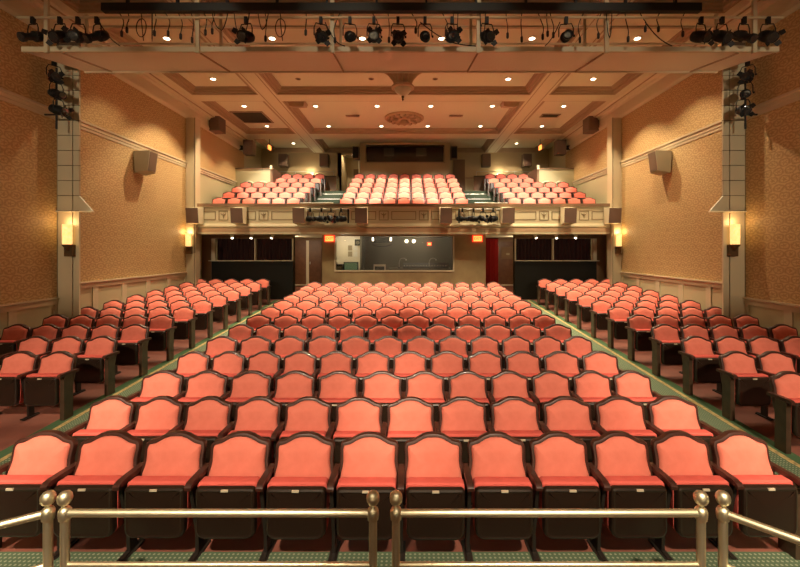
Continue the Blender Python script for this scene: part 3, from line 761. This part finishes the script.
# rear of the balcony
S('wall_rear', MB().box(-W, -3.5, 22.4, 22.6, 5.0, 8.2).box(-2.55, W, 22.4, 22.6, 5.0, 8.2).box(-3.5, -2.55, 22.4, 22.6, 7.75, 8.2), M['rear'])
T(MB().box(-W, -3.6, 22.36, 22.4, 6.42, 6.5).box(3.3, W, 22.36, 22.4, 6.42, 6.5), M['mould'])
T(MB().box(-W, -3.6, 22.37, 22.4, 5.37, 6.42).box(3.3, W, 22.37, 22.4, 5.37, 6.42), M['paint'])
# corridor recess left of the booth
S('wall_corridor', MB().box(-3.7, -3.5, 22.4, 24.6, 5.0, 8.1).box(-2.55, -2.4, 22.4, 24.6, 5.0, 8.1).box(-3.7, -2.4, 24.6, 24.8, 5.0, 8.1), M['rear'])
S('floor_corridor', MB().box(-3.5, -2.55, 22.4, 24.6, 5.1, 5.37), M['step'])
d = S('door_1', MB().box(-3.1, -2.56, 24.5, 24.6, 5.37, 7.35), M['brownwall'])
d = S('door_2', MB().box(2.62, 3.25, 22.3, 22.4, 5.37, 7.45), M['brownwall'])
for k, yy in enumerate((22.9, 23.8)):
    o = copy_tree(dproto); o.location = (-3.1, yy, ZC); o.scale = (.8, .8, 1); tag(o, 'small lit downlight in the corridor beside the projection booth, %s' % ('nearer', 'farther')[k], 'downlight', 'corridor downlights')
spot('corridor_beam', (-3.1, 22.9, ZC-.05), (-3.25, 22.9, 5.4), 90, 120)
# projection booth
bo = thing('projection_booth', 'tan projection booth with a wide dark window above the middle balcony seats', 'booth', (0, 21.0, 5.37))
mb = MB(); mb.box(-2.3, 2.3, 0, .12, 0, 1.66); mb.box(-2.3, -2.02, 0, .12, 1.66, 2.67); mb.box(2.02, 2.3, 0, .12, 1.66, 2.67); mb.box(-2.02, 2.02, 0, .12, 2.55, 2.67)
mb.hull8([(-2.3,0,0),(-2.3,.12,0),(-2.5,1.39,0),(-2.55,1.39,0)], [(-2.3,0,2.67),(-2.3,.12,2.67),(-2.5,1.39,2.67),(-2.55,1.39,2.67)])
mb.hull8([(2.3,.12,0),(2.3,0,0),(2.55,1.39,0),(2.5,1.39,0)], [(2.3,.12,2.67),(2.3,0,2.67),(2.55,1.39,2.67),(2.5,1.39,2.67)])
mb.build('booth_wall', M['rear'], bo)
MB().box(-2.02, 2.02, .6, .65, 1.6, 2.6).build('dark_interior', M['boothdk'], bo)
MB().box(-2.02, 2.02, .05, .056, 1.66, 2.55).build('window_glass', M['glass'], bo)
mb = MB(); mb.box(-2.06, 2.06, -.03, .03, 1.62, 1.67); mb.build('sill', M['mould'], bo)
for x in (-.85, .85): MB().box(x-.27, x+.27, .5, .6, 2.1, 2.5).build('equipment_panel', M['grey'], bo)
for x in (-2.35, 2.35):
    t = thing('small_speaker', 'dark box speaker high on the wall %s of the projection booth' % ('left' if x < 0 else 'right'), 'loudspeaker', (x*1.05, 20.75, 7.1), 0, 'booth side speakers')
    MB().rbox(0, 0, .33, .34, .34, .66, .03).build('cabinet', M['spkdk'], t, True); MB().box(-.14, .14, -.18, -.165, .05, .6).build('grille', M['boothdk'], t)
    MB().box(-.03, .03, .17, .40, .3, .4).build('bracket', M['black'], t)
for sgn, side in ((-1, 'left'), (1, 'right')):
    def XX(a, b): return sorted((sgn*a, sgn*b))
    en = thing('stair_enclosure', 'low cream stair enclosure with dark cap at the %s rear of the balcony' % side, 'parapet', (sgn*6.9, 19.0, RZ[3]), 0, 'stair enclosures')
    a, b = sorted((sgn*(6.22-6.9), sgn*(W-6.9-.005)))
    top = 6.28 - RZ[3]
    MB().box(a, b, 0, .12, -.0, top).build('front_panel', M['paint'], en)
    c, d_ = sorted((sgn*(6.12-6.9), sgn*(6.22-6.9)))
    MB().box(c, d_, -.02, 2.2, -.0, top+.06).build('side_panel', M['brownwall'], en)
    MB().box(a, b, -.03, .15, top, top+.05).build('cap', M['brownwall'], en)
    MB().box(c, d_+.0, -.08, .0, top-.02, top+.16).build('corner_block', M['boxtop'], en)
    e = thing('rear_parapet', 'dark low wall behind the top seats of the %s balcony section' % side, 'parapet', (sgn*4.8, 21.1, RZ[5]), 0, 'rear parapets')
    a, b = sorted((sgn*(3.55-4.8), sgn*(6.04-4.8)))
    MB().box(a, b, 0, .1, 0, .92).build('panel', M['brownwall'], e); MB().box(a, b, -.03, .13, .92, .97).build('cap', M['dark'], e)
    # glass/steel rail over it
    r_ = thing('guard_rail', 'thin steel guard rail above the %s rear balcony parapet' % side, 'railing', (sgn*5.6, 21.3, RZ[5]), 0, 'rear guard rails')
    a, b = sorted((sgn*(3.7-5.6), sgn*(7.7-5.6)))
    MB().tube([(a,0,1.22),(b,0,1.22)], .018, 6).build('top_rail', M['steel'], r_)
    for q in range(5):
        xx = a+(b-a)*q/4; MB().tube([(xx,0,0),(xx,0,1.22)], .014, 6).build('post', M['steel'], r_)
    for nm, px_, y_, z_, lb in (('wall_speaker', 7.35, 19.4, 7.02, 'dark loudspeaker at the %s end of the last ceiling beam'), ('wall_speaker', 6.55, 22.1, 7.0, 'dark loudspeaker on the rear wall above the %s stair enclosure'), ('wall_speaker', 4.35, 22.1, 7.0, 'dark loudspeaker on the rear wall under the %s ceiling beam')):
        t = thing('rear_speaker', lb % side, 'loudspeaker', (sgn*px_, y_, z_), 0, 'rear loudspeakers')
        MB().rbox(0, 0, .34, .46, .4, .68, .03).build('cabinet', M['spkdk'], t, True); MB().box(-.2, .2, -.215, -.195, .05, .63).build('grille', M['boxfr'], t)
        if y_ > 20: MB().box(-.04, .04, .2, .32, .25, .45).build('bracket', M['black'], t)
        else: MB().box(*sorted((sgn*.23, sgn*.53)), -.04, .04, .25, .45).build('bracket', M['black'], t)
    # wall washer on the rear wall
    t = thing('wall_washer', 'small lit wall light on the rear wall of the %s balcony' % side, 'wall light', (sgn*5.1, 22.34, 6.6), 0, 'rear wall lights')
    MB().box(-.12, .12, -.10, .03, -.05, .02).build('housing', M['boxtop'], t); MB().box(-.10, .10, -.09, .02, .02, .03).build('lamp', M['lampon'], t)
    L = bpy.data.lights.new('washer_light', 'POINT'); L.energy = 14; L.color = (1, .8, .5); L.shadow_soft_size = .05
    o = bpy.data.objects.new('washer_light', L); COL.objects.link(o); o.location = (sgn*5.1, 22.15, 6.75)
    # upper exit signs, hung edge-on to the hall
    t = thing('exit_sign', 'glowing orange exit sign hung at the %s rear corner above the balcony' % side, 'exit sign', (sgn*6.7, 20.3, 7.5), 0, 'balcony exit signs')
    MB().box(-.03, .03, -.16, .16, 0, .2).build('case', M['exitface'], t); MB().box(-.01, .01, -.01, .01, .2, .55).build('stem', M['black'], t)
    # the two pale hoops by the outer seats
    for k, x in enumerate((6.15+.38, 6.15+1.0)):
        h = thing('pale_hoop', 'pale arched seat back behind the fourth balcony row, %s from the %s wall' % (ORD[1-k], side), 'chair', (sgn*x, 18.86, RZ[3]), 0, 'pale arched backs')
        pts = [(-.23,0,.42),(-.235,0,.80)] + [(-.235*math.cos(a), 0, .80+.20*math.sin(a)) for a in [PI*q/8 for q in range(1, 8)]] + [(.235,0,.80),(.23,0,.42)]
        MB().tube(pts, .032, 8).build('arched_back', M['boxtop'], h, True)
        for q in (-.23, .23): MB().tube([(q,0,0),(q,0,.42)], .02, 6).build('leg', M['steel'], h)
        MB().rbox(0, -.0, .44, .46, .07, .06, .02).build('seat', M['fabric'], h, True)

# ------------------------------------------------------------------ under the balcony
YW = 15.75
ZW = zf(YW)
mb = MB()
wx0, wx1, wz0, wz1 = -2.62, 1.88, 1.76, 3.07
mb.box(-3.14, wx0, YW, YW+.15, 0.3, ZBB); mb.box(wx1, 3.14, YW, YW+.15, .3, ZBB); mb.box(wx0, wx1, YW, YW+.15, .3, wz0); mb.box(wx0, wx1, YW, YW+.15, wz1, ZBB)
S('wall_booth_front', mb, M['ply'])
S('wall_booth_left', MB().box(-3.14, -3.0, YW+.15, 20.0, .3, ZBB), M['ply'])
S('wall_booth_right', MB().box(3.0, 3.14, YW+.15, 20.0, .3, ZBB), M['ply'])
S('wall_booth_rear', MB().box(-1.75, 3.0, 18.2, 18.35, .3, ZBB), M['grey'])
S('wall_booth_end', MB().box(-3.0, -1.75, 17.6, 17.75, .3, ZBB), M['white'])
S('wall_booth_return', MB().box(-1.82, -1.75, 16.9, 18.2, .3, ZBB), M['grey'])
win = thing('window_1', 'control booth window', 'window'); win.name = 'window_1'
win['kind'] = 'structure'
mb = MB()
for a, b, c, d_ in ((wx0-.05, wx1+.05, wz0-.05, wz0), (wx0-.05, wx0, wz0, wz1), (wx1, wx1+.05, wz0, wz1)): mb.box(a, b, YW-.04, YW+.16, c, d_)
mb.build('window_frame', M['boxtop'], win)
MB().box(wx0, wx1, YW+.07, YW+.076, wz0, wz1).build('pane', M['glass'], win)
for k in ('label', 'category'):
    if k in win: del win[k]
desk = thing('sound_desk', 'long dark control desk behind the booth window', 'desk', (.75, 16.5, zf(16.5)))
dz = zf(16.5)
MB().box(-1.35, 1.1, -.35, .35, 1.12-.0, 1.17).build('desk_top', M['grey'], desk)
for x in (-1.3, 1.05): MB().box(x-.03, x+.03, -.3, .3, 0, 1.12).build('leg', M['black'], desk)
mx_ = thing('mixing_console', 'black mixing console on the booth desk', 'mixing console', (.85, 16.45, dz+1.17))
MB().hull8([(-.9,-.3,0),(.9,-.3,0),(.9,.3,0),(-.9,.3,0)], [(-.9,-.3,.05),(.9,-.3,.05),(.9,.3,.20),(-.9,.3,.20)]).build('chassis', M['black'], mx_)
for q in range(16):
    MB().box(-.85+.11*q, -.83+.11*q, -.16, -.10, .08, .115).build('fader', M['white'], mx_)
mn = thing('monitor', 'small pale-framed monitor standing at the left end of the booth window', 'monitor', (-.98, 16.4, zf(16.4)))
MB().box(-.14, .14, -.12, .12, 0, .95).build('stand', M['black'], mn)
MB().box(-.24, .24, -.05, .05, .95, 1.32).build('case', M['white'], mn); MB().box(-.19, .19, -.056, -.05, 1.0, 1.24).build('screen', M['boothdk'], mn)
for k, x in enumerate((.0, 1.2)):
    la = thing('desk_lamp', 'thin gooseneck lamp over the %s part of the booth desk' % ('left', 'right')[k], 'lamp', (x-.2, 16.4, dz+1.17), 0, 'booth gooseneck lamps')
    MB().lathe([(.05,0),(.05,.03),(.02,.04)], (0,0,0), (0,0,1), 10).build('base', M['black'], la)
    MB().tube([(0,0,.03),(0,0,.25),(.05,0,.36),(.16,0,.40),(.26,0,.36)], .010, 6).build('gooseneck', M['steel'], la, True)
    MB().lathe([(.012,0),(.03,.05),(.03,.06)], (.26,0,.36), (.5,0,-1), 8).build('head', M['steel'], la)
sn = thing('computer_screen', 'green-tinted computer screen in the left part of the booth', 'screen', (-2.18, 16.8, zf(16.8)))
MB().box(-.2, .2, -.1, .1, 0, .95).build('stand', M['black'], sn); MB().box(-.30, .30, -.03, .03, .97, 1.38).build('case', M['black'], sn); MB().box(-.26, .26, -.036, -.03, 1.0, 1.35).build('display', M['scr'], sn)
bx = thing('equipment_rack', 'small dark equipment box at the left edge of the booth window', 'rack', (-2.68, 16.9, zf(16.9)))
MB().box(-.15, .15, -.2, .2, 0, 1.28).build('rack_body', M['boothdk'], bx); MB().box(-.13, .13, -.21, -.2, .95, 1.2).build('rack_face', M['grey'], bx)
for k, (x, z) in enumerate(((-2.33, 2.62), (-2.1, 2.62), (-2.33, 2.36), (-2.1, 2.36))):
    o = MB().box(x-.09, x+.09, 17.585, 17.605, z-.11, z+.11).build('notice', M['paperw'] if k % 2 else M['spk'])
    tag(o, '%s notice pinned to the booth end wall, %s %s of four' % (('beige', 'white')[k % 2], ('upper', 'lower')[k//2], ('left', 'right')[k % 2]), 'notice', 'booth notices')
t = thing('booth_speaker', 'small black speaker high in the booth beside the pale end wall', 'loudspeaker', (-1.95, 17.3, 2.72), 0)
MB().rbox(0, 0, .13, .26, .2, .26, .02).build('cabinet', M['black'], t); MB().lathe([(.001,0),(.08,.0),(.08,.006)], (0,-.101,.12), (0,-1,0), 14).build('cone', M['grey'], t); MB().box(-.02,.02,.1,.30,.1,.14).build('bracket', M['black'], t)
em = thing('emergency_light', 'twin-headed white emergency light on the booth rear wall', 'emergency light', (.25, 18.16, 2.86))  # added inside the booth to stand for lamps reflected in its glass
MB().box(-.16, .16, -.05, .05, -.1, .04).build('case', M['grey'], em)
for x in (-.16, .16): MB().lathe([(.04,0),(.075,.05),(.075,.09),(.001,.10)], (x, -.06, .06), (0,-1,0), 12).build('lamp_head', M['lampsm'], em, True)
rd = thing('indicator_sign', 'small glowing red indicator on the booth rear wall', 'sign', (1.1, 18.15, 2.80))  # added for the exit sign mirrored in the booth glass
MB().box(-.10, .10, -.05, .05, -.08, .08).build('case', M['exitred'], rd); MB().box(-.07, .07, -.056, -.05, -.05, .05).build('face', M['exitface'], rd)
pj = thing('hanging_fixture', 'black fixture with pale lamps hung behind the booth window', 'light fixture', (-.9, 16.6, ZBB))
MB().box(-.32, .32, -.12, .12, -.30, -.08).build('housing', M['black'], pj)
for x in (-.36, .36): MB().box(x-.035, x+.035, -.05, .0, -.22, -.08).build('lamp_tube', M['lampsm'], pj)
MB().tube([(-.4,0,-.36),(-.15,0,-.44),(.15,0,-.44),(.4,0,-.36)], .02, 6).build('cable_loop', M['black'], pj)
# lower rear wall with doors
YR = 20.0
S('wall_lower_rear', MB().box(-W, W, YR, YR+.2, .3, ZBB), M['brownwall'])
for sgn, n in ((-1, 3), (1, 4)):
    dr = thing('door_%d' % n, 'x', 'x')
    for k in ('label', 'category', 'group'):
        if k in dr: del dr[k]
    dr['kind'] = 'structure'; z0 = zf(YR)
    x0, x1 = (-5.45, -4.05) if sgn < 0 else (4.42, 5.6)
    if sgn < 0:
        MB().box(x0, -4.80, YR-.06, YR, z0, z0+2.15).build('door_leaf', M['door'], dr); MB().box(-4.66, x1, YR-.06, YR, z0, z0+2.15).build('door_leaf', M['door'], dr)
        MB().box(-4.80, -4.66, YR-.05, YR-.02, z0, z0+2.15).build('door_gap', M['white'], dr)  # white strip painted in for the light between the leaves
        MB().box(-4.62, -4.58, YR-.12, YR-.06, z0+1.0, z0+1.12).build('door_handle', M['steel'], dr)
    else:
        MB().box(x0, x1, YR-.06, YR, z0, z0+2.1).build('door_leaf', M['door'], dr)
        MB().box(x0+.05, x0+.09, YR-.12, YR-.06, z0+1.0, z0+1.12).build('door_handle', M['steel'], dr)
        MB().box((x0+x1)/2-.32, (x0+x1)/2+.32, YR-.075, YR-.06, z0+1.25, z0+1.85).build('door_panel', M['brownwall'], dr)
        MB().box((x0+x1)/2-.08, (x0+x1)/2+.08, YR-.08, YR-.075, z0+1.45, z0+1.53).build('door_plate', M['spk'], dr)
    MB().box(x0-.1, x1+.1, YR-.6, YR-.06, z0+.001, z0+.02).build('threshold', M['white'], dr)
cu = thing('red_curtain', 'deep red curtain beside the right rear door', 'curtain', (4.17, 19.6, zf(19.6)))
mb = MB(); pts = []
N = 40
top = ZBB - zf(19.6) - .04
vs = []
for i in range(N+1):
    x = -.30 + .60*i/N; y = .05*math.sin(i*1.25); vs += [(x, y, 0.02), (x, y, top), (x, y+.02, 0.02), (x, y+.02, top)]
fs = []
for i in range(N):
    a = i*4; b = a+4; fs += [(a,b,b+1,a+1), (a+2,a+3,b+3,b+2), (a+1,b+1,b+3,a+3), (a,a+2,b+2,b)]
mb.add(vs, fs).build('drape', M['redcurtain'], cu, True)
MB().tube([(-.34,.01,top+.01),(.34,.01,top+.01)], .018, 6).build('rod', M['black'], cu)
# side boxes with curtained windows
for sgn, side in ((-1, 'left'), (1, 'right')):
    bx = thing('curtained_box', 'black enclosed box with curtained window under the %s side of the balcony' % side, 'enclosure', (sgn*6.0, 15.95, zf(15.95)), 0, 'curtained boxes')
    z0 = zf(15.95); zt = 2.10 - z0; zu = 2.98 - z0
    a, b = sorted((sgn*(4.32-6.0), sgn*(W-.25-6.0)))
    MB().box(a, b, 0, .10, -.02, zt).build('front_panel', M['boothdk'], bx)
    c, d_ = sorted((sgn*(4.32-6.0), sgn*(4.40-6.0))); MB().box(c, d_, .10, .30, -.02, ZBB-z0-.0).build('side_panel', M['boothdk'], bx)
    mb = MB(); mb.box(a, b, -.03, .10, zt, zt+.035)
    i0, i1 = sorted((sgn*(4.32-6.0), sgn*(4.355-6.0))); mb.box(i0, i1, -.02, .10, zt, zu)
    i0, i1 = sorted((sgn*(W-.50-6.0), sgn*(W-.36-6.0))); mb.box(i0, i1, -.02, .10, zt, zu)
    i0, i1 = sorted((sgn*(5.78-6.0), sgn*(5.82-6.0))); mb.box(i0, i1, -.02, .10, zt, zu)
    mb.build('window_frame', M['boxtop'], bx)
    MB().box(a, b, -.01, .10, zu, ZBB-z0).build('header', M['brownwall'], bx)
    for u0, u1 in ((4.36, 5.77), (5.83, W-.51)):
        mb = MB(); N = 60; vs = []
        for i in range(N+1):
            x = sgn*(u0 + (u1-u0)*i/N - 6.0); y = .16 + .035*math.sin(i*1.1); vs += [(x,y,zt),(x,y,zu),(x,y+.015,zt),(x,y+.015,zu)]
        fs = []
        for i in range(N):
            p = i*4; q_ = p+4; fs += [(p,q_,q_+1,p+1),(p+2,p+3,q_+3,q_+2),(p+1,q_+1,q_+3,p+3),(p,p+2,q_+2,q_)]
        mb.add(vs, fs).build('curtain', M['curtain'], bx, True)
    i0, i1 = sorted((sgn*(W-.36), sgn*W)); T(MB().box(i0, i1, 15.93, 16.05, .5, ZBB), M['brownwall'])
    # small track lamps under the soffit
    for k, x in enumerate((4.95, 5.75, 6.5)):
        t = thing('track_lamp', 'small lit lamp under the %s side of the balcony, %s from the wall' % (side, ORD[2-k]), 'lamp', (sgn*x, 15.5, ZBB+.01), 0, 'under-balcony lamps')
        MB().box(-.05, .05, -.05, .05, -.06, 0).build('base', M['boxtop'], t)
        MB().lathe([(.04,0),(.06,.06),(.055,.12)], (0,0,-.05), (sgn*-.3*(k-1),-.5,-.8), 10).build('can', M['boxtop'], t, True)
        MB().lathe([(.001,.115),(.05,.115),(.05,.124),(.001,.124)], (0,0,-.05), (sgn*-.3*(k-1),-.5,-.8), 10).build('lens', M['lampsm'], t)
for sgn, side in ((-1, 'left'), (1, 'right')):
    L = bpy.data.lights.new('soffit_light', 'POINT'); L.energy = 60; L.color = (1, .74, .46); L.shadow_soft_size = .1  # unseen light added to brighten the rear doors and passages
    o = bpy.data.objects.new('soffit_light', L); COL.objects.link(o); o.location = (sgn*4.9, 17.6, 2.9)
    # EXIT signs
    x = at(329.5, 0, YW-.06).x if sgn < 0 else at(477.5, 0, YW-.06).x
    t = thing('exit_sign', 'lit orange-red EXIT sign to the %s of the booth window' % side, 'exit sign', (x, YW-.06, 2.84), 0, 'EXIT signs by the booth')
    MB().box(-.195, .195, -.03, .06, -.0, .26).build('case', M['exitred'], t)
    MB().box(-.16, .16, -.038, -.03, .03, .23).build('face', M['exitface'], t)
    cu_ = bpy.data.curves.new('exit_text', 'FONT'); cu_.body = 'EXIT'; cu_.size = .14; cu_.align_x = 'CENTER'; cu_.align_y = 'CENTER'; cu_.extrude = .003
    to = bpy.data.objects.new('exit_text', cu_); COL.objects.link(to)
    dg = bpy.context.evaluated_depsgraph_get(); me = bpy.data.meshes.new_from_object(to.evaluated_get(dg)); bpy.data.objects.remove(to)
    me.materials.clear(); me.materials.append(M['exitred'])
    lt = bpy.data.objects.new('lettering', me); COL.objects.link(lt); lt.parent = t; lt.location = (0, -.041, .13); lt.rotation_euler = (PI/2, 0, 0)
# booth light
L = bpy.data.lights.new('booth_light', 'POINT'); L.energy = 26; L.color = (1, .85, .6); L.shadow_soft_size = .1
o = bpy.data.objects.new('booth_light', L); COL.objects.link(o); o.location = (-2.4, 16.6, 2.95)
L = bpy.data.lights.new('booth_light', 'POINT'); L.energy = 9; L.color = (1, .85, .6); L.shadow_soft_size = .1
o = bpy.data.objects.new('booth_light', L); COL.objects.link(o); o.location = (.8, 17.2, 2.9)

# ------------------------------------------------------------------ brass railings on the pit wall
def rail_section(label, A, B, cap_b=True, posts=(True, True)):
    A = Vector(A); B = Vector(B)
    t = thing('brass_railing', label, 'railing', (A.x, A.y, .50), 0, 'brass railings')
    D = Vector((B.x-A.x, B.y-A.y, 0)); zr = .416
    for ok, p in zip(posts, (Vector((0,0,0)), D)):
        if not ok: continue
        pr = [(.045,0),(.045,.015),(.030,.03),(.0255,.05),(.0255,.37),(.033,.378),(.036,.40),(.037,.416),(.036,.432),(.030,.445),(.019,.452),(.016,.465),(.021,.470),(.030,.476),(.0385,.492),(.041,.510),(.0385,.528),(.028,.544),(.012,.551),(.001,.552)]
        MB().lathe(pr, p, (0,0,1), 20).build('post', M['brass'], t, True)
    n = D.normalized()
    MB().tube([n*.02 + Vector((0,0,zr)), D - n*.02 + Vector((0,0,zr))], .0235, 16).build('top_rail', M['brass'], t, True)
    MB().tube([n*.02 + Vector((0,0,.095)), D - n*.02 + Vector((0,0,.095))], .016, 12).build('bottom_rail', M['brass'], t, True)
YRL = 2.55
def rx(px): return at(px, 512, YRL).x
rail_section('polished brass railing at front left of centre, longer left-hand straight section', (rx(65), YRL, 0), (rx(373), YRL, 0))
rail_section('polished brass railing at front right of centre, longer right-hand straight section', (rx(396), YRL, 0), (rx(701), YRL, 0))
lx = rx(48); rail_section('short angled brass railing cut off at the left picture edge', (lx, YRL, 0), (lx-1.2, YRL-.72, 0))
rx_ = rx(723); rail_section('short angled brass railing cut off at the right picture edge', (rx_, YRL, 0), (rx_+1.0, YRL-1.0, 0))
mb = MB()
mb.box(lx-.06, rx_+.06, YRL-.09, YRL+.07, 0, .50)
S('wall_front', mb, M['brownwall'])
S('wall_front_left', MB().hull8([(lx-.04,YRL-.09,0),(lx-.04,YRL+.07,0),(lx-1.36,YRL-.74,0),(lx-1.27,YRL-.88,0)], [(lx-.04,YRL-.09,.5),(lx-.04,YRL+.07,.5),(lx-1.36,YRL-.74,.5),(lx-1.27,YRL-.88,.5)]), M['brownwall'])
S('wall_front_right', MB().hull8([(rx_+.04,YRL+.07,0),(rx_+.02,YRL-.09,0),(rx_+1.06,YRL-1.18,0),(rx_+1.16,YRL-1.05,0)], [(rx_+.04,YRL+.07,.5),(rx_+.02,YRL-.09,.5),(rx_+1.06,YRL-1.18,.5),(rx_+1.16,YRL-1.05,.5)]), M['brownwall'])

# ------------------------------------------------------------------ added light for the hall
# unseen spots added to brighten the near rows, the middle rows, then the balcony
for x in (-4.6, -1.7, 1.7, 4.6):
    spot('stage_wash', (x, -1.6, 6.4), (x*1.05, 4.3, .8), 3000, 36, .6, (1, .80, .56), .15)
for x in (-5.0, -1.7, 1.7, 5.0):
    spot('house_spot', (x, 4.6, 7.9), (x*1.15, 11.4, 1.2), 24000, 30, .7, (1, .80, .54), .12)
for x in (-4.6, -1.4, 1.4, 4.6):
    spot('balcony_wash', (x*.9, 12.0, 7.75), (x*1.1, 17.7, 4.95), 3600, 39, .5, (1, .88, .72), .10)
for x in (-4.1, -1.2, 1.4, 4.1):
    spot('catwalk_spot', (x, 5.6, 7.95), (x*.98, 8.3, 6.9), 100, 44, .6, (1, .84, .60), .1)  # added unseen spots that brighten the catwalk lip and posts
for sgn in (-1, 1):
    spot('side_wash', (sgn*7.0, -3.0, 5.2), (sgn*7.6, 9.35, 4.4), 1500, 32, .5, (1, .82, .58), .15)  # added unseen spots that light the pilaster faces and graze the walls
w = bpy.data.worlds.new('hall_ambient'); SC.world = w; w.use_nodes = True
w.node_tree.nodes['Background'].inputs[0].default_value = (1, .72, .45, 1); w.node_tree.nodes['Background'].inputs[1].default_value = .05

# the unseen stage behind the viewer, with lamps added so the brass reflects it
S('wall_stage', MB().box(-W, W, -8.2, -8.0, 0, ZC), M['white'])
S('floor_stage', MB().box(-W, W, -8.0, 1.2, 0, .45), M['door'])
for x in (-2.6, 0, 2.6):
    spot('stage_lamp', (x, -4.2, 7.4), (x, -8.0, 2.4), 2300, 52, .6, (1, .84, .62), .2)

# ------------------------------------------------------------------ camera
cam = bpy.data.cameras.new('camera'); co = bpy.data.objects.new('camera', cam); COL.objects.link(co)
co.location = (CAMX, 0, CAMZ); co.rotation_euler = (PI/2, 0, 0)
cam.sensor_fit = 'HORIZONTAL'; cam.sensor_width = 36; cam.lens = 36*F/800; cam.shift_x = -8/800; cam.shift_y = -34/800
cam.clip_start = .05; cam.clip_end = 200
SC.camera = co
vs_ = SC.view_settings; SC.display_settings.display_device = 'sRGB'
vs_.view_transform = 'Standard'; vs_.look = 'None'; vs_.exposure = 0.0; vs_.gamma = 1.0; vs_.use_curve_mapping = False
